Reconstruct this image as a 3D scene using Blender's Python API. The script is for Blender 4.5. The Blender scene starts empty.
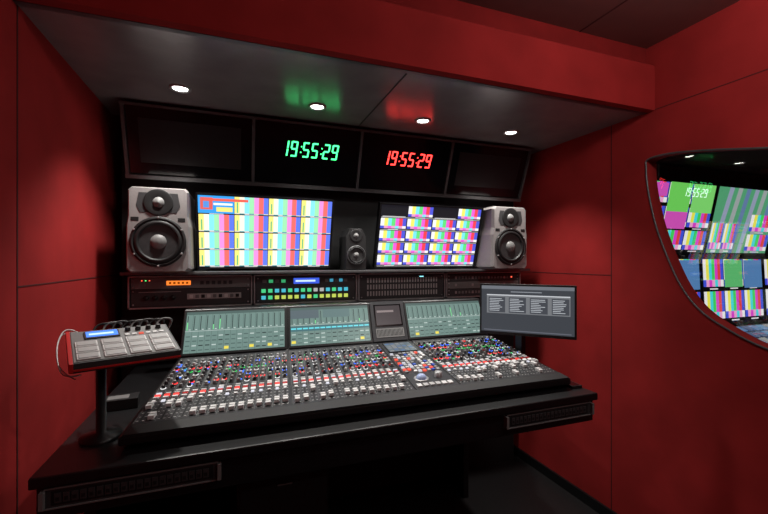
import bpy, math, random
from mathutils import Matrix, Vector
random.seed(7)
H = 1.2
scene = bpy.context.scene
scene.view_settings.view_transform = 'Standard'

# ---------------------------------------------------------------- materials
def mat(name, col, rough=0.5, metal=0.0, emis=None, es=0.0, noise=0.0, nscale=20, bump=0.0, spec=0.5, sheen=0.0):
    m = bpy.data.materials.new(name); m.use_nodes = True
    nt = m.node_tree; b = nt.nodes['Principled BSDF']
    b.inputs['Base Color'].default_value = (*col, 1)
    b.inputs['Roughness'].default_value = rough
    b.inputs['Metallic'].default_value = metal
    b.inputs['Specular IOR Level'].default_value = spec
    if sheen:
        b.inputs['Sheen Weight'].default_value = sheen
        b.inputs['Sheen Tint'].default_value = (*[min(1, c*2+0.02) for c in col], 1)
    if emis:
        b.inputs['Emission Color'].default_value = (*emis, 1)
        b.inputs['Emission Strength'].default_value = es
    if noise or bump:
        tc = nt.nodes.new('ShaderNodeTexCoord'); n = nt.nodes.new('ShaderNodeTexNoise')
        n.inputs['Scale'].default_value = nscale; n.inputs['Detail'].default_value = 6
        nt.links.new(tc.outputs['Object'], n.inputs['Vector'])
        if noise:
            r = nt.nodes.new('ShaderNodeValToRGB')
            r.color_ramp.elements[0].position = 0.3; r.color_ramp.elements[1].position = 0.7
            r.color_ramp.elements[0].color = (*[c*(1-noise) for c in col], 1)
            r.color_ramp.elements[1].color = (*[min(1, c*(1+noise)) for c in col], 1)
            nt.links.new(n.outputs['Fac'], r.inputs['Fac']); nt.links.new(r.outputs['Color'], b.inputs['Base Color'])
        if bump:
            bp = nt.nodes.new('ShaderNodeBump'); bp.inputs['Strength'].default_value = bump
            bp.inputs['Distance'].default_value = 0.002
            nt.links.new(n.outputs['Fac'], bp.inputs['Height']); nt.links.new(bp.outputs['Normal'], b.inputs['Normal'])
    return m
_e = {}
def em(col, s=1.0):
    k = (tuple(round(c, 3) for c in col), s)
    if k not in _e:
        _e[k] = mat('lit_%d' % len(_e), (0.01, 0.01, 0.01), 0.3, 0, col, s)
    return _e[k]

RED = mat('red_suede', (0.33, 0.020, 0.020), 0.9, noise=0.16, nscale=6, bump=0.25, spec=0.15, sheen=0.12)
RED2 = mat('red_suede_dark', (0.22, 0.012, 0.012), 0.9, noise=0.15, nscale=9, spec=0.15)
SEAM = mat('seam_dark', (0.06, 0.004, 0.005), 0.9)
CEIL = mat('ceiling_laminate', (0.16, 0.08, 0.075), 0.3, noise=0.1, nscale=5)
SOFF = mat('soffit_metal', (0.40, 0.39, 0.39), 0.24, 0.5, noise=0.10, nscale=10, bump=0.2)
FLOOR = mat('floor_vinyl', (0.012, 0.011, 0.012), 0.5, noise=0.3, nscale=60)
BLK = mat('black_laminate', (0.007, 0.007, 0.008), 0.38, noise=0.2, nscale=40)
BLKM = mat('black_matt', (0.006, 0.006, 0.007), 0.7)
GLOSS = mat('black_acrylic', (0.004, 0.004, 0.005), 0.12)
FRAME = mat('dark_alu', (0.13, 0.13, 0.135), 0.4, 0.6, noise=0.1, nscale=50)
ALU = mat('brushed_alu', (0.45, 0.45, 0.46), 0.4, 0.5, noise=0.1, nscale=60)
SPK = mat('speaker_grey', (0.30, 0.28, 0.28), 0.5, 0.1, noise=0.06, nscale=120)
RUB = mat('rubber', (0.012, 0.012, 0.013), 0.5)
CONE = mat('cone', (0.035, 0.035, 0.037), 0.55, noise=0.2, nscale=80)
WHITE = mat('white_plastic', (0.8, 0.8, 0.8), 0.4)
GREYP = mat('grey_plastic', (0.20, 0.20, 0.20), 0.5)
LTGREY = mat('light_grey_plastic', (0.5, 0.5, 0.5), 0.45)
DARKP = mat('dark_plastic', (0.045, 0.045, 0.048), 0.5)
DESKS = mat('console_plate', (0.028, 0.029, 0.033), 0.42, 0.3, noise=0.15, nscale=70)
REDP = mat('red_plastic', (0.6, 0.015, 0.015), 0.4)
GREENP = mat('green_plastic', (0.02, 0.3, 0.10), 0.4)
BLUEP = mat('blue_plastic', (0.02, 0.08, 0.5), 0.4)

# ---------------------------------------------------------------- mesh builder
class MB:
    def __init__(s, name):
        s.name = name; s.v = []; s.f = []; s.fm = []; s.ms = []; s.M = Matrix.Identity(4); s.sm = []
    def mi(s, m):
        if m not in s.ms: s.ms.append(m)
        return s.ms.index(m)
    def add(s, vs, fs, m, smooth=False):
        o = len(s.v); i = s.mi(m)
        s.v += [tuple(s.M @ Vector(p)) for p in vs]
        for f in fs:
            s.f.append([o+a for a in f]); s.fm.append(i); s.sm.append(smooth)
    def quad(s, x0, y0, x1, y1, z, m):
        s.add([(x0, y0, z), (x1, y0, z), (x1, y1, z), (x0, y1, z)], [(0, 1, 2, 3)], m)
    def box(s, a, b, m):
        x0, y0, z0 = a; x1, y1, z1 = b
        s.add([(x0,y0,z0),(x1,y0,z0),(x1,y1,z0),(x0,y1,z0),(x0,y0,z1),(x1,y0,z1),(x1,y1,z1),(x0,y1,z1)],
              [(0,3,2,1),(4,5,6,7),(0,1,5,4),(1,2,6,5),(2,3,7,6),(3,0,4,7)], m)
    def lathe(s, cx, cy, prof, m, seg=24, cap=True, smooth=True):
        vs = []; fs = []
        for r, z in prof:
            for i in range(seg):
                t = 2*math.pi*i/seg
                vs.append((cx+r*math.cos(t), cy+r*math.sin(t), z))
        for j in range(len(prof)-1):
            for i in range(seg):
                k = (i+1) % seg
                fs.append((j*seg+i, j*seg+k, (j+1)*seg+k, (j+1)*seg+i))
        if cap: fs.append([(len(prof)-1)*seg+i for i in range(seg)])
        s.add(vs, fs, m, smooth)
    def prism(s, pts, x0, x1, m, sk=None):
        n = len(pts)
        vs = [(x0+(sk(y) if sk else 0), y, z) for y, z in pts]+[(x1+(sk(y) if sk else 0), y, z) for y, z in pts]
        fs = [list(range(n)), list(range(2*n-1, n-1, -1))]
        for i in range(n):
            k = (i+1) % n; fs.append((i, n+i, n+k, k))
        s.add(vs, fs, m)
    def build(s, bevel=0.0, parent=None, seg=2):
        me = bpy.data.meshes.new(s.name); me.from_pydata(s.v, [], s.f)
        for m in s.ms: me.materials.append(m)
        me.polygons.foreach_set('material_index', s.fm)
        me.polygons.foreach_set('use_smooth', s.sm)
        me.update()
        o = bpy.data.objects.new(s.name, me); scene.collection.objects.link(o)
        if bevel:
            b = o.modifiers.new('bevel', 'BEVEL'); b.width = bevel; b.segments = seg
            b.limit_method = 'ANGLE'; b.angle_limit = math.radians(50)
        if parent: o.parent = parent
        return o
def frame(o, x, up):
    x = Vector(x).normalized(); up = Vector(up).normalized(); n = x.cross(up).normalized()
    M = Matrix.Identity(4)
    for i, c in enumerate((x, up, n, Vector(o))):
        for r in range(3): M[r][i] = c[r]
    return M
def empty(name, loc=(0, 0, 0)):
    e = bpy.data.objects.new(name, None); e.empty_display_size = 0.05; scene.collection.objects.link(e); return e
def tube(name, pts, r, m, parent=None, cyclic=False):
    c = bpy.data.curves.new(name, 'CURVE'); c.dimensions = '3D'; c.bevel_depth = r; c.bevel_resolution = 3
    sp = c.splines.new('NURBS' if not cyclic else 'POLY'); sp.points.add(len(pts)-1)
    for p, q in zip(sp.points, pts): p.co = (*q, 1)
    if not cyclic: sp.use_endpoint_u = True; sp.order_u = 3
    sp.use_cyclic_u = cyclic
    c.materials.append(m)
    o = bpy.data.objects.new(name, c); scene.collection.objects.link(o)
    if parent: o.parent = parent
    return o
def simple_box(name, a, b, m, bevel=0):
    q = MB(name); q.box(a, b, m); return q.build(bevel)

# ---------------------------------------------------------------- screens
SAT = [(.9,.9,.9),(.95,.85,.15),(.2,.8,.88),(.12,.75,.2),(.85,.12,.7),(.9,.06,.08),(.08,.1,.7)]
def multiview(mb, x0, y0, w, h, cols, rows, z, pal, s=1.0, gap=0.004, blacks=(), label=True):
    tw = w/cols; th = h/rows
    for r in range(rows):
        for c in range(cols):
            ax = x0+c*tw+gap/2; bx = x0+(c+1)*tw-gap/2
            ay = y0+r*th+(th*0.13 if label else gap/2); by = y0+(r+1)*th-gap/2
            if (c, r) in blacks: continue
            n = len(pal); bw = (bx-ax)/n
            for i, col in enumerate(pal):
                mb.quad(ax+i*bw, ay+(by-ay)*0.25, ax+(i+1)*bw, by, z, em(col, s))
                c2 = pal[n-1-i] if i % 2 == 0 else (0.8, 0.35, 0.6)
                mb.quad(ax+i*bw, ay, ax+(i+1)*bw, ay+(by-ay)*0.25, z, em(c2, s))
            if label:
                mb.quad(ax+(bx-ax)*0.3, ay-th*0.09, bx-(bx-ax)*0.3, ay-th*0.05, z, em((0.7,0.7,0.7), s))
SEG = {'0':'abcdef','1':'bc','2':'abged','3':'abgcd','4':'fgbc','5':'afgcd','6':'afgedc','7':'abc','8':'abcdefg','9':'abcdfg'}
def digits(mb, text, x0, y0, h, m, z, total):
    t = h*0.10; sl = 0.12
    n = sum(1 for c in text if c != ':'); k = len(text)-n
    adv = total/(n+k*0.35)
    w = adv*0.76
    def q(ax, ay, bx, by):
        pts = [(ax+sl*ay, ay), (bx+sl*ay, ay), (bx+sl*by, by), (ax+sl*by, by)]
        vs = [(x0+cur+p[0], y0+p[1], zz) for zz in (z, z+0.001) for p in pts]
        mb.add(vs, [(4,5,6,7),(0,1,5,4),(1,2,6,5),(2,3,7,6),(3,0,4,7)], m)
    cur = 0
    for ch in text:
        if ch == ':':
            q(0.1*adv, h*0.28, 0.1*adv+t*.8, h*0.28+t*.8); q(0.1*adv, h*0.65, 0.1*adv+t*.8, h*0.65+t*.8); cur += adv*0.35; continue
        g = t*0.25
        S = {'a':(t*.6,h-t,w-t*.6,h),'g':(t*.6,h/2-t/2,w-t*.6,h/2+t/2),'d':(t*.6,0,w-t*.6,t),
             'f':(0,h/2+g,t,h-g),'b':(w-t,h/2+g,w,h-g),'e':(0,g,t,h/2-g),'c':(w-t,g,w,h/2-g)}
        for s_ in SEG[ch]: q(*S[s_])
        cur += adv

# ---------------------------------------------------------------- room shell
XL, XR, YB, YF, ZC = -0.5, 1.62, 2.46, -1.5, H+0.89
simple_box('floor', (XL-0.1, YF-0.1, -0.05), (XR+0.06, YB+0.1, 0), FLOOR)
simple_box('wall_left', (XL-0.1, YF, 0), (XL, YB, ZC), RED)
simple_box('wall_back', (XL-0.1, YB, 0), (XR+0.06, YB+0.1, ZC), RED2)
simple_box('wall_front', (XL-0.1, YF-0.1, 0), (XR+0.06, YF, ZC), RED)
q = MB('ceiling'); q.box((XL-0.1, YF-0.1, ZC), (XR+0.06, YB+0.1, ZC+0.05), CEIL)
for x in (0.62, 1.25): q.box((x, YF, ZC-0.0015), (x+0.006, 1.2, ZC+0.001), SEAM)
for y in (0.1, 0.75): q.box((XL, y, ZC-0.0015), (XR, y+0.006, ZC+0.001), SEAM)
q.build()

WIN = [(1.200,.39),(1.193,.422),(1.10,.425),(.95,.40),(.79,.365),(.6,.33),(.4,.29),(.26,.2),(.2,.0),(.24,-.2),(.4,-.31),(.6,-.33),(.79,-.29),(.9,-.245),(.993,-.186),(1.06,-.1),(1.115,.02),(1.158,.14),(1.186,.26),(1.198,.34)]
def catmull(P, n=5):
    out = []; N = len(P)
    for i in range(N):
        p0, p1, p2, p3 = P[i-1], P[i], P[(i+1) % N], P[(i+2) % N]
        for j in range(n):
            t = j/n
            out.append(tuple(0.5*((2*p1[d])+(-p0[d]+p2[d])*t+(2*p0[d]-5*p1[d]+4*p2[d]-p3[d])*t*t+(-p0[d]+3*p1[d]-3*p2[d]+p3[d])*t**3) for d in (0, 1)))
    return out
WC = catmull(WIN)
cu = bpy.data.curves.new('wr', 'CURVE'); cu.dimensions = '2D'; cu.fill_mode = 'BOTH'; cu.extrude = 0.03
for pts in ([(YF, -H), (YB, -H), (YB, ZC-H), (YF, ZC-H)], WC):
    sp = cu.splines.new('POLY'); sp.points.add(len(pts)-1); sp.use_cyclic_u = True
    for p, c in zip(sp.points, pts): p.co = (c[0], c[1], 0, 1)
to = bpy.data.objects.new('tmp', cu); scene.collection.objects.link(to)
bpy.context.view_layer.update()
me = bpy.data.meshes.new_from_object(to.evaluated_get(bpy.context.evaluated_depsgraph_get()))
bpy.data.objects.remove(to)
M = Matrix(((0,0,1,XR+0.03),(1,0,0,0),(0,1,0,H),(0,0,0,1)))
me.transform(M); me.materials.clear(); me.materials.append(RED)
wr = bpy.data.objects.new('wall_right', me); scene.collection.objects.link(wr)
win = empty('window_1')
tube('window_rim', [(XR-0.001, p[0], p[1]+H) for p in WC], 0.0035, FRAME, win, True)
g = bpy.data.materials.new('window_glass'); g.use_nodes = True; nt = g.node_tree; nt.nodes.clear()
o_ = nt.nodes.new('ShaderNodeOutputMaterial'); mx = nt.nodes.new('ShaderNodeMixShader'); tr = nt.nodes.new('ShaderNodeBsdfTransparent')
gl = nt.nodes.new('ShaderNodeBsdfGlossy'); gl.inputs['Roughness'].default_value = 0.02; mx.inputs[0].default_value = 0.12
nt.links.new(tr.outputs[0], mx.inputs[1]); nt.links.new(gl.outputs[0], mx.inputs[2]); nt.links.new(mx.outputs[0], o_.inputs[0])
q = MB('window_pane'); q.add([(XR+0.035, p[0], p[1]+H) for p in WC], [list(range(len(WC)))], g); q.build(parent=win)

n = 1
def trim(a, b, m=SEAM):
    global n
    simple_box('trim_%d' % n, a, b, m); n += 1
e = 0.0012
trim((XR-e, 1.366, 0), (XR+0.001, 1.370, H+.62))
trim((XR-e, 1.37, H-.072), (XR+0.001, YB, H-.069))
trim((XR-e, YF, H+.619), (XR+0.001, 1.164, H+.622))
trim((XL-0.001, 1.215, 0), (XL+e, 1.220, ZC))
trim((XL-0.001, 1.22, H-.067), (XL+e, YB, H-.064))
simple_box('baseboard_right', (XR-0.012, YF, 0), (XR, YB, 0.05), BLK)
simple_box('baseboard_left', (XL, YF, 0), (XL+0.012, YB, 0.05), BLK)

# soffit
so = empty('ceiling_soffit')
q = MB('fascia'); q.prism([(1.164, H+.618), (1.164, H+.80), (1.172, H+.808), (1.20, H+.808), (1.20, H+.618)], XL, XR, RED)
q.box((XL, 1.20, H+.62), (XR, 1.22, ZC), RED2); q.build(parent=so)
q = MB('soffit_panels')
q.box((XL, 1.20, H+.62), (XR, 2.0, H+.64), SOFF)
q.box((.527, 1.20, H+.6185), (.532, 2.0, H+.621), BLKM)
q.box((XL, 1.196, H+.6165), (XR, 1.215, H+.6205), FRAME)
q.build(parent=so)
for i, x in enumerate((-.192, .305, .777, 1.248)):
    q = MB('recessed_downlight'); q.M = Matrix.Translation((x, 1.61, H+.62)) @ Matrix.Rotation(math.pi, 4, 'X')
    q.lathe(0, 0, [(.036, 0), (.036, .004), (.031, .006), (.025, .001)], ALU, 32, cap=False)
    q.lathe(0, 0, [(.025, .001), (.0, .0012)], em((1, .97, .9), 16), 32, cap=False)
    q.build()
    L = bpy.data.lights.new('downlight_lamp', 'SPOT'); L.energy = 26; L.spot_size = math.radians(104); L.spot_blend = 0.85
    L.shadow_soft_size = 0.025; L.color = (1, .96, .9)
    lo = bpy.data.objects.new('downlight_lamp', L); lo.location = (x, 1.61, H+.605); scene.collection.objects.link(lo)
# unseen domes and point lamps added as fill for red walls and ceiling
for (x, y, p) in ((1.1, 0.40, 10.0), (.8, -.7, 5.5)):
    q = MB('ceiling_fill_dome'); q.M = Matrix.Translation((x, y, ZC)) @ Matrix.Rotation(math.pi, 4, 'X')
    q.lathe(0, 0, [(.075, 0), (.075, .008), (.064, .010)], ALU, 32, cap=False)
    q.lathe(0, 0, [(.064, .010), (.055, .03), (.03, .043), (.0, .047)], em((1, .96, .9), 3), 32, cap=False); q.build()
    L = bpy.data.lights.new('ceiling_fill_lamp', 'POINT'); L.shadow_soft_size = 0.05; L.energy = p; L.color = (1, .95, .9)
    lo = bpy.data.objects.new('ceiling_fill_lamp', L); lo.location = (x, y, ZC-.11); scene.collection.objects.link(lo)

# ---------------------------------------------------------------- upper display panels
q = MB('overhead_display_cabinet')
T = Vector((0, 1.785-1.882, .605-.35)); TL = T.length
q.M = frame((-.415, 1.882, H+.35), (1, 0, 0), T)
W = 1.93; pw = W/4
q.box((0, -.012, -.034), (W, TL-.004, -.012), BLKM)
for i in range(5):
    q.box((i*pw-.006, -.012, -.02), (i*pw+.006, TL+.002, .008), FRAME)
q.box((-.008, -.016, -.02), (W+.008, 0, .009), FRAME)
q.box((-.008, TL-.006, -.02), (W+.008, TL+.004, .009), FRAME)
for i in range(4):
    q.box((i*pw+.010, .006, -.012), ((i+1)*pw-.010, TL-.008, .0), GLOSS)
    if i in (0, 3):
        q.box((i*pw+.05, .05, 0), ((i+1)*pw-.05, TL-.05, .002), BLK)
digits(q, '19:55:29', pw+.115, TL*.46, .068, em((.06, 1, .25), 3.2), .001, .265)
digits(q, '19:55:29', 2*pw+.115, TL*.46, .068, em((1, .035, .03), 5), .001, .265)
q.build()

simple_box('equipment_back_panel', (-.46, 1.985, .0), (1.56, 1.999, H+.615), BLKM)
q = MB('equipment_shelf'); q.box((-.425, 1.80, H-.060), (1.525, 1.98, H-.048), FRAME); q.build(.002)

def monitor(x0, x1, fn, name='video_monitor'):
    q = MB(name)
    U = Vector((0, -.09, .31)); h = U.length; w = x1-x0
    q.M = frame((x0, 1.87, H-.038), (1, 0, 0), U)
    q.box((0, 0, -.03), (w, h, 0), GLOSS)
    q.box((.1, .06, -.05), (w-.1, h-.06, -.03), BLKM)
    q.M = Matrix.Identity(4)
    q.box((x0+w/2-.05, 1.85, H+.08), (x0+w/2+.05, 1.984, H+.18), BLKM)
    q.M = frame((x0, 1.87, H-.038), (1, 0, 0), U)
    b = .008
    q.quad(b, b, w-b, h-b, .0006, em((.01, .01, .015), 1))
    q.box((0, 0, 0), (w, b*.7, .003), BLK); q.box((0, h-b*.7, 0), (w, h, .003), BLK)
    q.box((0, 0, 0), (b*.7, h, .003), BLK); q.box((w-b*.7, 0, 0), (w, h, .003), BLK)
    fn(q, b, b, w-2*b, h-2*b)
    q.build()
def scr1(q, x, y, w, h):
    cols, rows = 4, 4; tw = w/cols; th = h/rows
    pal = [(1,.85,.22),(1,.95,.75),(.25,.8,1),(.35,.82,.45),(.9,.3,.75),(1,.16,.14),(.12,.2,.9)]
    for r_ in range(rows):
        for c in range(cols):
            ax, bx = x+c*tw+.0012, x+(c+1)*tw-.0012; ay, by = y+r_*th, y+(r_+1)*th
            bw = (bx-ax)/7
            for i, col in enumerate(pal):
                q.quad(ax+i*bw, ay+th*.10, ax+(i+1)*bw, by-.0006, .0012, em(col, 1.2))
                q.quad(ax+i*bw, ay+th*.05, ax+(i+1)*bw, ay+th*.10, .0012, em((.1,.45,.55) if i % 2 else (.95,.9,.8), .9))
            q.quad(ax+tw*.06, ay+th*.12, ax+tw*.10, ay+th*.7, .0014, em((.15,.6,.3), 1))
            q.quad(ax+(bx-ax)*.3, ay+th*.005, bx-(bx-ax)*.3, ay+th*.04, .0014, em((.8,.8,.8), 1))
    q.quad(x, y+3*th+.004, x+tw*1.0, y+4*th, .0018, em((.04, .35, .85), 1.2))
    q.quad(x+tw*.06, y+3.25*th, x+tw*.4, y+3.9*th, .0022, em((.75, .12, .1), 1.2))
    q.quad(x+tw*.14, y+3.35*th, x+tw*.3, y+3.7*th, .0024, em((.1, .3, .75), 1.2))
    q.quad(x+tw*.5, y+3.15*th, x+tw*.95, y+3.4*th, .0022, em((.95, .8, .2), 1.2))
    q.quad(x+tw*.42, y+3.5*th, x+tw*.95, y+3.62*th, .0022, em((.9, .95, 1), 1.2))
    q.quad(x+tw*.3, y+3.72*th, x+tw*1.4, y+3.86*th, .0026, em((.9, .12, .08), 1.2))
def scr2(q, x, y, w, h):
    multiview(q, x, y, w, h, 4, 5, .0012, SAT, 1.15, .006, blacks=((0, 4), (2, 4)))
    tw = w/4; th = h/5
    for i in range(5): q.quad(x+.004, y+i*th, x+w-.004, y+i*th+.0025, .0013, em((.6, .6, .6), 1))
    for c in (0, 2):
        q.quad(x+c*tw+.01, y+4.05*th, x+(c+1)*tw-.01, y+4.12*th, .0013, em((.6, .6, .6), 1))
monitor(-.157, .415, scr1)
monitor(.636, 1.208, scr2)

def speaker(x0, x1, z0, z1, yf, depth, name='studio_monitor_speaker', small=False):
    q = MB(name); w = x1-x0; h = z1-z0
    q.M = frame((x0, yf, z0), (1, 0, 0), (0, 0, 1))
    body = RUB if small else SPK
    c = w*.06
    out = [(c,0),(w-c,0),(w,c),(w,h*.55),(w-w*.025,h*.66),(w-w*.025,h-c),(w-c-w*.02,h),(c+w*.02,h),(w*.025,h-c),(w*.025,h*.66),(0,h*.55),(0,c)]
    if small: out = [(0,0),(w,0),(w,h*.8),(w*.8,h),(w*.2,h),(0,h*.8)]
    k = len(out)
    vs = [(a*0.94+w*.03, b*0.97+h*.015, 0) for a, b in out]+[(a, b, -.018) for a, b in out]+[(a, b, -depth) for a, b in out]
    fs = [list(range(k)), list(range(3*k-1, 2*k-1, -1))]
    for j in (0, 1):
        for i in range(k):
            t = (i+1) % k; fs.append((j*k+i, (j+1)*k+i, (j+1)*k+t, j*k+t))
    q.add(vs, fs, body)
    R = w*.43; cy = h*.36
    q.lathe(w/2, cy, [(R*1.02, 0), (R*1.02, .006), (R*.93, .009), (R*.88, .004)], RUB if not small else FRAME, 48, cap=False)
    q.lathe(w/2, cy, [(R*.88, .004), (R*.82, .010), (R*.74, .010), (R*.69, .003)], RUB, 48, cap=False)
    q.lathe(w/2, cy, [(R*.69, .003), (R*.30, -.0+.0015)], CONE, 48, cap=False)
    q.lathe(w/2, cy, [(R*.30, .0015), (R*.24, .009), (R*.12, .013), (0, .014)], GREYP, 32, cap=False)
    if not small:
        for i in range(6):
            t = math.pi/6+i*math.pi/3
            q.lathe(w/2+R*.98*math.cos(t), cy+R*.98*math.sin(t), [(.004, .006), (.004, .010), (.0, .010)], ALU, 8, cap=False)
    ty = h*.82; r = w*(.20 if small else .155)
    q.lathe(w/2, ty, [(r*1.5, .0), (r*1.5, .004), (r*1.35, .005), (r*.6, .0015)], RUB, 40, cap=False)
    q.lathe(w/2, ty, [(r*.6, .0015), (r*.45, .008), (0, .011)], GREYP, 24, cap=False)
    if not small:
        pts = [(w*.22, h*.70), (w*.78, h*.70), (w*.84, h*.78), (w*.80, h*.93), (w*.20, h*.93), (w*.16, h*.78)]
        q.add([(a_, b_, .0012) for a_, b_ in pts], [list(range(6))], DARKP)
        q.box((w*.44, h*.02, 0), (w*.56, h*.045, .002), ALU)
        for sx in (.08, .80):
            q.box((w*sx, h*.60, -.001), (w*(sx+.12), h*.645, .001), RUB)
    q.build(.0015)
zs = H-.048
speaker(-.388, -.170, zs, H+.277, 1.72, .24)
speaker(1.222, 1.440, zs, H+.277, 1.72, .24)
speaker(.475, .578, zs, H+.15, 1.81, .12, 'compact_reference_speaker', True)

# rack bays
def bay(i, fn, name):
    q = MB(name); w = pw-.006; h = .134
    q.M = frame((-.412+i*pw, 1.87, H-.200), (1, 0, 0), (0, 0, 1))
    q.box((0, 0, -.10), (w, h, -.012), BLKM)
    t = .006
    q.box((0, 0, -.012), (w, t, .006), ALU); q.box((0, h-t, -.012), (w, h, .006), ALU)
    q.box((0, 0, -.012), (t, h, .006), ALU); q.box((w-t, 0, -.012), (w, h, .006), ALU)
    fn(q, t+.004, t+.003, w-2*t-.008, h-2*t-.006)
    q.build()
def screws(q, x, y, w, h):
    for a in (x+.008, x+w-.008):
        for b in (y+.008, y+h-.008):
            q.lathe(a, b, [(.0035, 0), (.0035, .0035), (0, .0035)], ALU, 8, cap=False)
def r1(q, x, y, w, h):
    q.box((x, y+h*.62, -.012), (x+w, y+h, .0), GREYP); screws(q, x, y+h*.62, w, h*.38)
    q.box((x, y, -.012), (x+w, y+h*.60, .0), DARKP); screws(q, x, y, w, h*.6)
    q.quad(x+w*.28, y+h*.74, x+w*.48, y+h*.9, .001, em((1, .22, .03), 1.3))
    for i in range(5): q.quad(x+w*(.30+.035*i), y+h*.78, x+w*(.32+.035*i), y+h*.86, .0014, em((.25, .05, .0), 1))
    for i in range(6): q.box((x+w*(.56+.05*i), y+h*.75, 0), (x+w*(.59+.05*i), y+h*.88, .003), DARKP)
    for i in range(4): q.lathe(x+w*(.12+.07*i), y+h*.3, [(.010, 0), (.009, .012), (0, .012)], RUB, 16, cap=False)
    q.box((x+w*.45, y+h*.22, 0), (x+w*.92, y+h*.42, .003), LTGREY)
    for i in range(9): q.box((x+w*(.47+.05*i), y+h*.26, .003), (x+w*(.50+.05*i), y+h*.38, .006), [WHITE, GREYP, RUB][i % 3])
    q.quad(x+w*.06, y+h*.5, x+w*.4, y+h*.515, .001, LTGREY)
    for i in range(3): q.quad(x+w*(.08+.03*i), y+h*.9, x+w*(.09+.03*i), y+h*.93, .001, em([(1,.1,.05),(.1,1,.2),(1,.1,.05)][i], 2))
def r2(q, x, y, w, h):
    q.box((x, y, -.012), (x+w, y+h, .0), DARKP); screws(q, x, y, w, h)
    q.quad(x+w*.36, y+h*.70, x+w*.62, y+h*.93, .001, em((.05, .12, .8), 1.0))
    q.quad(x+w*.38, y+h*.78, x+w*.58, y+h*.85, .0015, em((.6, .8, 1), 1.2))
    for r in range(2):
        for c in range(14):
            col = random.choice([(.1,.9,.35),(.1,.9,.35),(.85,.9,.2),(.1,.7,.9),(.1,.7,.9),(.6,.6,.6)]) if r == 1 else random.choice([(.75,.9,.15),(.1,.9,.35),(.1,.7,.9),(.75,.9,.15)])
            q.box((x+w*(.05+.064*c), y+h*(.12+.26*r), 0), (x+w*(.090+.064*c), y+h*(.26+.26*r), .004), em(col, .75))
    for c in range(5): q.box((x+w*(.68+.05*c), y+h*.76, 0), (x+w*(.715+.05*c), y+h*.88, .004), em((.1, .6, .9), .5) if c % 2 else GREYP)
    for c in range(4): q.box((x+w*(.06+.06*c), y+h*.76, 0), (x+w*(.10+.06*c), y+h*.88, .004), em((.1, .9, .35), .4) if c % 2 else GREYP)
def r3(q, x, y, w, h):
    q.box((x, y, -.012), (x+w, y+h, .0), DARKP); screws(q, x, y, w, h)
    for r in range(3):
        for c in range(26):
            q.box((x+w*(.08+.033*c), y+h*(.12+.28*r), 0), (x+w*(.096+.033*c), y+h*(.32+.28*r), .002), LTGREY)
    q.quad(x+w*.7, y+h*.9, x+w*.75, y+h*.94, .001, em((.3, .9, 1), 1.5))
def r4(q, x, y, w, h):
    for k_ in range(3):
        q.box((x, y+h*k_/3, -.012), (x+w, y+h*(k_+.94)/3, .0), DARKP if k_ != 1 else GREYP)
        screws(q, x, y+h*k_/3, w, h*.31)
        for c in range(18): q.box((x+w*(.1+.045*c), y+h*(k_+.3)/3, 0), (x+w*(.125+.045*c), y+h*(k_+.65)/3, .002), GREYP if c % 5 else ALU)
    q.quad(x+w*.88, y+h*.8, x+w*.9, y+h*.86, .003, em((1, .1, .05), 2))
bay(0, r1, 'rack_recorder_unit'); bay(1, r2, 'rack_intercom_panel'); bay(2, r3, 'rack_vent_panel'); bay(3, r4, 'rack_patch_panel')

# ---------------------------------------------------------------- mixing console
con = empty('audio_mixing_console')
def sk(y): return -.065*(1.72-y)/(1.72-1.069)
CX = -.191; CW = 1.335
q = MB('console_body')
q.prism([(1.069, H-.407), (1.069, H-.428), (1.12, H-.440), (1.79, H-.440), (1.79, H-.205), (1.775, H-.193), (1.722, H-.193), (1.632, H-.360)], CX, CX+CW, BLK, sk)
q.build(.004, con)
q = MB('control_surface')
fo = Vector((CX-.065, 1.069, H-.4065)); bo = Vector((CX+sk(1.632), 1.632, H-.3595))
U = bo-fo; SH = U.length
Mx = frame(fo, (1, 0, 0), U)
nn = Vector((0, -U.z, U.y)).normalized()
for r in range(3): Mx[r][2] = nn[r]
q.M = Mx
q.box((.01, .0, -.01), (CW-.01, .05, .004), RUB)      # arm rest
mods = [(.012, .388, 16), (.397, .765, 15), (.930, 1.323, 16)]
knobring = [em((1, .03, .03), 2.0), em((.03, .15, 1), 2.2), em((.9, .9, .9), 1.2), em((.03, .9, .15), 1.0), em((.9, .9, .9), 1.2), em((.05, .6, .9), 1.1)]
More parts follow.
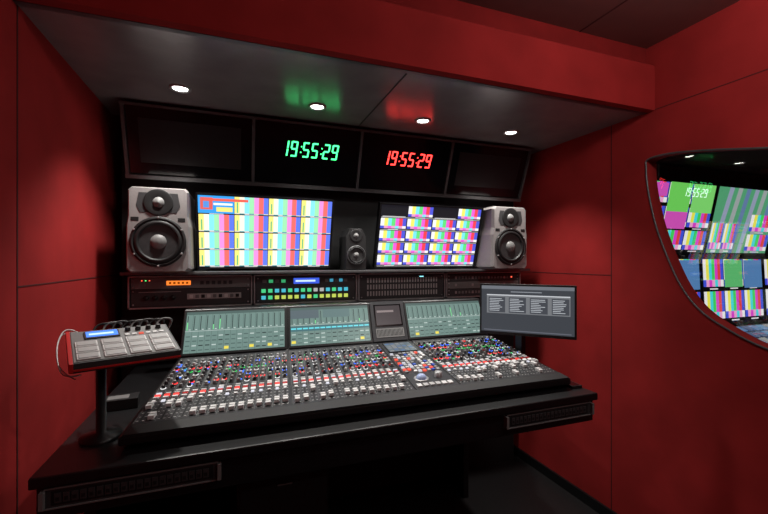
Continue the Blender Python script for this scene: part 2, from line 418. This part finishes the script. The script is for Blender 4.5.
for (a, b, nch) in mods:
    q.box((a, .056, -.004), (b, SH-.004, .0015), DESKS)
    p = (b-a)/nch
    for r_ in (.195, .258, .535):
        q.quad(a, r_, b, r_+.0012, .0017, GREYP)
    for c in range(nch):
        cx = a+(c+.5)*p
        q.quad(a+c*p-.0004, .06, a+c*p+.0004, SH-.008, .0017, GREYP)
        q.quad(cx-.0015, .066, cx+.0015, .188, .0019, BLKM)
        for t in range(6):
            q.quad(cx+.004, .070+t*.022, cx+.009, .0720+t*.022, .0019, WHITE)
            q.quad(cx-.009, .070+t*.022, cx-.004, .0720+t*.022, .0019, WHITE)
        fy = .070+random.choice([0, 0, 0, .005, .01, .06, .065, .09])
        q.box((cx-.0070, fy, .003), (cx+.0070, fy+.025, .012), WHITE)
        q.box((cx-.0070, fy+.0115, .012), (cx+.0070, fy+.013, .0125), BLKM)
        q.box((cx-.0045, .176, .0015), (cx+.0045, .186, .005), random.choice([WHITE, LTGREY, em((.9, .9, 1), .9)]))
        for r_, (cols_) in enumerate([(WHITE, WHITE, em((1, .95, .9), 1)), (em((1, .05, .04), 1.6), REDP, REDP), (WHITE, LTGREY, em((.9, .9, 1), .8)), (DARKP, LTGREY, WHITE)]):
            q.box((cx-.0070, .201+r_*.0138, .0015), (cx+.0070, .2095+r_*.0138, .005), random.choice(cols_))
        for r_ in range(8):
            ky = .276+r_*.0318
            base = [2, 0, 1, 2, 3, 0, 1, 2][r_]
            ring = knobring[base] if random.random() < .7 else random.choice(knobring+[GREYP]*5)
            q.lathe(cx, ky, [(.0078, .0015), (.0078, .003), (.006, .003)], ring if random.random() < .40 else DARKP, 10, cap=False, smooth=False)
            q.lathe(cx, ky, [(.0055, .002), (.0046, .0115), (0, .0115)], random.choice([RUB, DARKP, GREYP, GREYP, LTGREY]), 10, cap=False, smooth=False)
            q.quad(cx-.0008, ky, cx+.0008, ky+.0042, .0118, WHITE)
            if r_ % 2 == 0:
                q.box((cx-.007, ky+.0115, .0015), (cx-.001, ky+.0165, .004), random.choice([WHITE, REDP, DARKP, DARKP, WHITE, em((.1, .9, .3), .9)]))
                q.box((cx+.001, ky+.0115, .0015), (cx+.007, ky+.0165, .004), random.choice([WHITE, DARKP, DARKP, em((.05, .2, 1), 1.6)]))
# master section
a, b = .772, .922
q.box((a, .056, -.004), (b, SH-.004, .0015), DESKS)
q.box((a+.012, .42, .0015), (b-.012, .545, .004), GLOSS)
q.quad(a+.016, .425, b-.016, .54, .0045, em((.10, .13, .16), .8))
for r_ in range(6):
    for c in range(5): q.quad(a+.02+c*.023, .43+r_*.018, a+.037+c*.023, .440+r_*.018, .005, em(random.choice([(.4,.45,.5),(.1,.3,.7),(.5,.5,.5),(.2,.3,.35)]), .6))
for r_ in range(10):
    for c in range(8):
        if random.random() < .9:
            q.box((a+.008+c*.0172, .195+r_*.0215, .0015), (a+.0195+c*.0172, .2085+r_*.0215, .006), random.choice([WHITE, LTGREY, LTGREY, GREYP, ALU, ALU, GREYP, em((.9,.9,1), .7), em((1,.1,.05), 1), BLUEP]))
q.lathe(a+.045, .135, [(.026, .0015), (.026, .004), (.019, .004)], ALU, 24, cap=False)
q.lathe(a+.045, .135, [(.019, .003), (.017, .010), (.011, .016), (.004, .0185), (0, .019)], mat('trackball', (.45, .55, .85), .15), 24, cap=False)
q.lathe(a+.11, .14, [(.014, .0015), (.013, .018), (0, .018)], ALU, 24, cap=False)
for c in range(6): q.box((a+.010+c*.022, .07, .0015), (a+.026+c*.022, .09, .006), random.choice([WHITE, LTGREY]))
q.build(0, con)
# meter bridge
q = MB('meter_bridge')
mo = Vector((CX+sk(1.632), 1.632, H-.358)); mt = Vector((CX, 1.72, H-.196)); U2 = mt-mo; MH = U2.length
q.M = frame(mo, (1, 0, 0), U2)
G1 = em((.165, .265, .24), 1.0); G2 = em((.075, .13, .12), 1.0); G3 = em((.55, .65, .62), 1.0); GD = em((.015, .03, .03), 1)
def meterscreen(a, b, nch, style):
    q.box((a, .004, -.006), (b, MH-.002, .004), BLK)
    A, B, Y0, Y1 = a+.008, b-.008, .012, MH-.010
    q.quad(A, Y0, B, Y1, .0045, G1)
    p = (B-A)/nch; hh = Y1-Y0
    q.quad(A, Y1-hh*.07, B, Y1, .0048, G2)
    for c in range(nch):
        x = A+c*p
        q.quad(x, Y0, x+.0012, Y1, .005, G2)
        q.quad(x+p*.2, Y0+hh*.55, x+p*.32, Y1-hh*.1, .005, GD)
        q.quad(x+p*.5, Y0+hh*.55, x+p*.8, Y0+hh*.57, .005, G3)
        if random.random() < .15: q.quad(x+p*.2, Y0+hh*.55, x+p*.32, Y0+hh*random.uniform(.6, .85), .0052, em((.2, .9, .3), 1))
        for r_ in range(4):
            q.quad(x+p*.2, Y0+hh*(.05+.11*r_), x+p*.85, Y0+hh*(.075+.11*r_), .005, random.choice([G3, G2, G2, GD]))
        if random.random() < .1: q.quad(x+p*.15, Y0+hh*.05, x+p*.85, Y0+hh*.12, .0054, em((.9, .75, .1), 1))
    if style == 1:
        q.quad(A, Y0+hh*.36, B, Y0+hh*.50, .0055, em((.06, .16, .18), 1))
        for c in range(nch): q.quad(A+c*p+.002, Y0+hh*.41, A+(c+1)*p-.002, Y0+hh*.45, .0058, em((.15, .75, .85), 1))
        q.quad(A, Y0+hh*.70, A+(B-A)*.35, Y0+hh*.93, .0055, em((.10, .14, .16), 1))
        q.quad(A+(B-A)*.4, Y0+hh*.70, B-(B-A)*.25, Y0+hh*.93, .0055, em((.12, .2, .2), 1))
    q.quad(A, Y0+hh*.515, B, Y0+hh*.525, .0055, G3)
meterscreen(.004, .386, 16, 0); meterscreen(.394, .748, 14, 1); meterscreen(.918, 1.330, 16, 0)
q.box((.752, .004, -.006), (.914, MH+.004, .006), DESKS)
q.box((.768, .07, .006), (.898, MH-.012, .008), GLOSS)
q.quad(.774, .076, .892, MH-.018, .0085, em((.035, .025, .03), 1))
q.quad(.78, MH-.05, .86, MH-.04, .009, em((.25, .2, .2), 1))
q.box((.768, .02, .006), (.898, .06, .008), GREYP)
for c in range(20): q.box((.772+c*.0062, .024, .008), (.775+c*.0062, .056, .0085), BLKM)
q.build(0, con)

# ---------------------------------------------------------------- desk
dk = empty('console_desk')
q = MB('desk_top'); q.box((-.395, 1.0, H-.465), (1.125, 1.98, H-.441), BLK); q.build(.004, dk)
q = MB('desk_apron'); q.box((-.385, 1.012, H-.535), (1.115, 1.05, H-.465), BLK)
q.build(.002, dk)
def grille(x0, x1):
    q = MB('apron_connector_panel'); q.M = frame((x0, 1.012, H-.512), (1, 0, 0), (0, 0, 1)); w = x1-x0; h = .044
    q.box((0, 0, 0), (w, h, .005), DARKP)
    q.box((.0, .0, .005), (w, .003, .008), GREYP); q.box((.0, h-.003, .005), (w, h, .008), GREYP)
    q.box((.012, .007, .005), (w-.012, h-.007, .0058), BLKM)
    for i in range(20):
        x = .018+i*(w-.036)/20
        q.box((x, .012, .0058), (x+.012, h-.012, .008), DARKP)
        q.box((x+.002, .016, .008), (x+.009, h-.020, .0085), BLKM)
    for x in (-.006, w-.002): q.box((x, .004, 0), (x+.008, h-.004, .016), GREYP)
    q.build(.0008, dk)
grille(-.37, -.04); grille(.765, 1.098)
q = MB('desk_pedestals')
q.box((.0, 1.10, 0), (.24, 1.9, H-.465), BLK); q.box((.006, 1.095, .08), (.234, 1.10, H-.55), BLKM)
q.box((.10, 1.088, .60), (.14, 1.095, .606), FRAME)
q.box((-.39, 1.3, 0), (-.36, 1.95, H-.465), BLK)
q.box((1.07, 1.75, 0), (1.10, 1.97, H-.465), BLK)
q.box((-.36, 1.93, .35), (1.07, 1.95, H-.465), BLKM)
q.build(.003, dk)

# ---------------------------------------------------------------- right computer display
cs = empty('computer_display')
pl = Vector((.975, 1.465, H-.312)); pr = Vector((1.240, 1.200, H-.312))
xd = (pr-pl).normalized(); W2 = (pr-pl).length; H2 = .212
q = MB('display_panel')
q.M = frame(pl, xd, (xd.cross(Vector((0, 0, 1)))*-.03+Vector((0, 0, 1))))
q.box((0, 0, -.022), (W2, H2, 0), RUB)
b = .008
q.quad(b, b+.004, W2-b, H2-b, .0006, em((.050, .057, .068), 1))
q.quad(b, H2-b-.014, W2-b, H2-b, .0008, em((.16, .175, .2), 1))
q.quad(W2*.08, H2*.42, W2*.94, H2*.79, .0007, em((.18, .19, .205), 1))
for c0, c1 in ((.10, .28), (.32, .50), (.54, .72), (.76, .93)):
    q.quad(W2*c0, H2*.44, W2*c1, H2*.74, .0009, em((.06, .067, .08), 1))
    for r_ in range(8):
        q.quad(W2*(c0+.01), H2*(.70-r_*.033), W2*(c0+(c1-c0)*random.uniform(.5, .9)), H2*(.712-r_*.033), .001, em((.5, .53, .57), 1))
q.quad(W2*.08, H2*.77, W2*.94, H2*.79, .001, em((.6, .62, .66), 1))
q.quad(W2*.34, H2*.84, W2*.66, H2*.855, .001, em((.3, .32, .36), 1))
q.quad(W2*.05, H2*.08, W2*.95, H2*.10, .001, em((.12, .13, .16), 1))
q.build(.002, cs)
q = MB('display_stand')
q.box((1.128, 1.385, H-.50), (1.150, 1.425, H-.19), BLK)
q.box((1.127, 1.375, H-.50), (1.165, 1.435, H-.42), FRAME)
q.M = Matrix.Translation((1.128, 1.36, H-.20)) @ Matrix.Rotation(math.radians(45), 4, 'Z')
q.box((-.02, -.02, -.03), (.04, .05, .03), BLK)
q.build(.001, cs)

# ---------------------------------------------------------------- left pad controller on stand
pc = empty('effects_pad_controller')
th = math.radians(20); xd = Vector((math.cos(th), math.sin(th), 0)); yd = Vector((-math.sin(th), math.cos(th), .26))
o0 = Vector((-.342, 1.065, H-.230))
q = MB('controller_body'); q.M = frame(o0, xd, yd)
cw, chh = .222, .18
q.box((0, 0, -.024), (cw, chh, 0), DARKP)
q.box((-.005, -.003, -.022), (.003, chh+.003, .001), REDP)
q.box((0, -.003, -.019), (cw, .0, -.014), REDP)
q.box((.004, .004, 0), (cw-.004, chh-.004, .0015), GREYP)
for r_ in range(3):
    for c in range(4):
        q.box((.010+c*.052, .010+r_*.034, .0015), (.054+c*.052, .039+r_*.034, .005), WHITE)
        q.box((.013+c*.052, .013+r_*.034, .005), (.051+c*.052, .036+r_*.034, .0065), LTGREY)
q.box((.030, .122, .0015), (.105, .165, .005), RUB)
q.quad(.034, .127, .101, .161, .0055, em((.06, .22, .95), 1.6))
q.quad(.040, .138, .092, .148, .0058, em((.6, .8, 1), 1.4))
for c in range(4): q.lathe(.125+c*.024, .155, [(.007, .0015), (.006, .012), (0, .012)], RUB, 14, cap=False)
for c in range(6): q.box((.115+c*.016, .122, .0015), (.126+c*.016, .132, .004), em((1, .1, .05), .8) if c == 2 else WHITE)
q.build(.0015, pc)
q = MB('controller_stand')
q.M = Matrix.Translation((-.315, 1.17, H-.441))
q.lathe(0, 0, [(.045, 0), (.045, .01), (.011, .016), (.011, .202), (0, .202)], BLK, 20, cap=False)
q.box((-.03, -.04, .190), (.05, .04, .202), BLK)
q.build(0, pc)
def P(u, v, w_): return tuple(frame(o0, xd, yd) @ Vector((u, v, w_)))
tube('cable_white', [P(.03, .175, -.01), P(.0, .20, .012), P(-.022, .16, -.01), P(-.024, .08, -.03), P(-.012, .03, -.05), P(.02, .05, -.055)], .0016, WHITE, pc)
tube('cable_white_b', [P(.05, .175, -.01), P(-.01, .21, .0), P(-.026, .13, -.02), P(-.02, .06, -.045), P(.01, .05, -.065)], .0013, LTGREY, pc)
for i in range(8):
    u = .05+i*.021
    tube('cable_black_%d' % i, [P(u, .175, -.012), P(u+.004, .20, .006+.003*(i % 3)), P(u+.04, .195, .012), P(u+.05, .215, -.01), P(u+.03, .22, -.06)], .0028, [RUB, GREYP, DARKP][i % 3], pc)
    q = MB('plug_%d' % i); q.M = frame(P(u, .184, -.010), xd, (0, 0, 1)); q.box((-.004, -.005, -.008), (.004, .005, .010), ALU); q.build(.001, pc)

# desk small items
q = MB('power_adapter'); q.M = Matrix.Translation((-.325, 1.40, H-.441)) @ Matrix.Rotation(.1, 4, 'Z')
q.box((-.045, -.03, 0), (.045, .03, .03), RUB); q.box((-.035, -.02, .03), (.02, .015, .031), GREYP); q.build(.003)
q = MB('mobile_phone'); q.M = Matrix.Translation((1.095, 1.10, H-.441)) @ Matrix.Rotation(-.1, 4, 'Z')
q.box((-.014, -.04, 0), (.026, .04, .009), RUB); q.box((-.011, -.036, .009), (.023, .036, .0095), GLOSS); q.build(.002)

# ---------------------------------------------------------------- adjacent production gallery seen through the window
AX0, AX1, AY0, AY1 = XR+.06, 4.8, -.8, 2.4
ROOMD = mat('gallery_wall', (.03, .03, .035), .7, noise=.1, nscale=8)
simple_box('floor_gallery', (AX0, AY0, -.05), (AX1, AY1, 0), FLOOR)
simple_box('ceiling_gallery', (AX0, AY0, ZC), (AX1, AY1, ZC+.05), mat('gallery_ceiling', (.12, .12, .13), .5, noise=.1, nscale=8))
simple_box('wall_gallery_back', (AX0, AY1, 0), (AX1, AY1+.1, ZC), ROOMD)
simple_box('wall_gallery_right', (AX1, AY0, 0), (AX1+.1, AY1, ZC), ROOMD)
simple_box('wall_gallery_front', (AX0, AY0-.1, 0), (AX1, AY0, ZC), ROOMD)
DIM = [(.8,.8,.8),(.8,.76,.08),(.06,.65,.7),(.05,.62,.1),(.65,.05,.55),(.7,.05,.05),(.05,.08,.65)]
q = MB('gallery_monitor_wall')
for r_ in range(2):
    for c in range(3):
        x0 = 2.52+c*.76 if r_ == 0 else 2.52+c*.76
        if r_ == 0: q.M = frame((x0, 1.98, H+.045), (1, 0, 0), (0, -.10, .50)); hh = .51
        else: q.M = frame((x0, 1.98, H-.49), (1, 0, 0), (0, .02, .45)); hh = .51
        w = .745
        q.box((0, 0, -.05), (w, hh, 0), RUB)
        if r_ == 0 and c == 1:
            q.quad(.01, .01, w-.01, hh-.01, .001, em((.08, .33, .16), 1))
            for k_ in range(6):
                q.add([(.06+k_*.10, .01, .002), (.11+k_*.10, .01, .002), (.18+k_*.10, hh-.01, .002), (.13+k_*.10, hh-.01, .002)], [(0,1,2,3)], em([(.35,.4,.55),(.4,.45,.45),(.15,.25,.45)][k_ % 3], .8))
            multiview(q, .01, .01, w*.4, hh*.45, 2, 1, .003, DIM, 1, .01)
            multiview(q, w*.6, .01, w*.38, hh*.6, 1, 2, .003, DIM, 1, .01)
        elif r_ == 0:
            multiview(q, .01, .01, w-.02, hh-.02, 3, 3, .001, DIM, 1, .008)
            q.quad(.26, .18, .48, hh-.01, .002, em((.15, .6, .1), 1))
            q.quad(.50, .30, .73, hh-.01, .002, em((.2, .65, .15), 1))
            q.quad(.02, .40, .24, hh-.02, .002, em((.6, .08, .45), 1))
            q.quad(.26, .18, .48, .30, .0025, em((.6, .08, .45), 1))
            digits(q, '19:55:29', .40, hh-.10, .06, em((.7, 1, .8), 1.3), .003, .25)
        else:
            multiview(q, .01, .01, w-.02, hh-.02, 3, 2, .001, DIM, 1, .008)
            q.quad(.50, .27, .73, .49, .002, em((.08, .2, .42), 1))
            if c % 2: q.quad(.26, .28, .48, .49, .002, em((.1, .45, .15), 1))
q.M = Matrix.Identity(4)
q.box((2.45, 2.03, 0), (4.75, 2.08, H+.5), BLKM)
q.build()
q = MB('gallery_desk')
q.box((2.1, .9, H-.50), (4.4, 1.7, H-.46), BLK); q.box((2.15, 1.0, 0), (2.2, 1.65, H-.5), BLK); q.box((4.3, 1.0, 0), (4.35, 1.65, H-.5), BLK)
q.M = frame((2.3, 1.15, H-.455), (1, 0, 0), (0, .9, .3))
q.box((0, 0, -.005), (1.6, .26, .01), RUB)
for c in range(24):
    for r_ in range(4): q.box((.02+c*.065, .02+r_*.06, .01), (.07+c*.065, .065+r_*.06, .016), em(random.choice([(.1,.25,.5),(.15,.35,.6),(.05,.1,.25),(.4,.4,.4)]), .6))
q.build()
for x in (2.3, 3.2, 4.0):
    q = MB('gallery_downlight'); q.M = Matrix.Translation((x, 1.35, ZC)) @ Matrix.Rotation(math.pi, 4, 'X')
    q.lathe(0, 0, [(.05, 0), (.05, .005), (.04, .006)], ALU, 24, cap=False)
    q.lathe(0, 0, [(.04, .004), (0, .004)], em((1, .97, .9), 6), 24, cap=False); q.build()
    L = bpy.data.lights.new('gallery_lamp', 'SPOT'); L.energy = 5; L.spot_size = 2.0; L.spot_blend = .6
    lo = bpy.data.objects.new('gallery_lamp', L); lo.location = (x, 1.35, ZC-.02); scene.collection.objects.link(lo)

# ---------------------------------------------------------------- world + camera
w = bpy.data.worlds.new('world'); scene.world = w; w.use_nodes = True
w.node_tree.nodes['Background'].inputs[0].default_value = (.02, .02, .02, 1)
cam = bpy.data.cameras.new('camera'); cam.lens = 400/768*36; cam.sensor_width = 36; cam.shift_y = 3/768; cam.clip_start = .02
co = bpy.data.objects.new('camera', cam); co.location = (0, 0, H); co.rotation_euler = (math.pi/2, 0, -math.radians(20.2))
scene.collection.objects.link(co); scene.camera = co
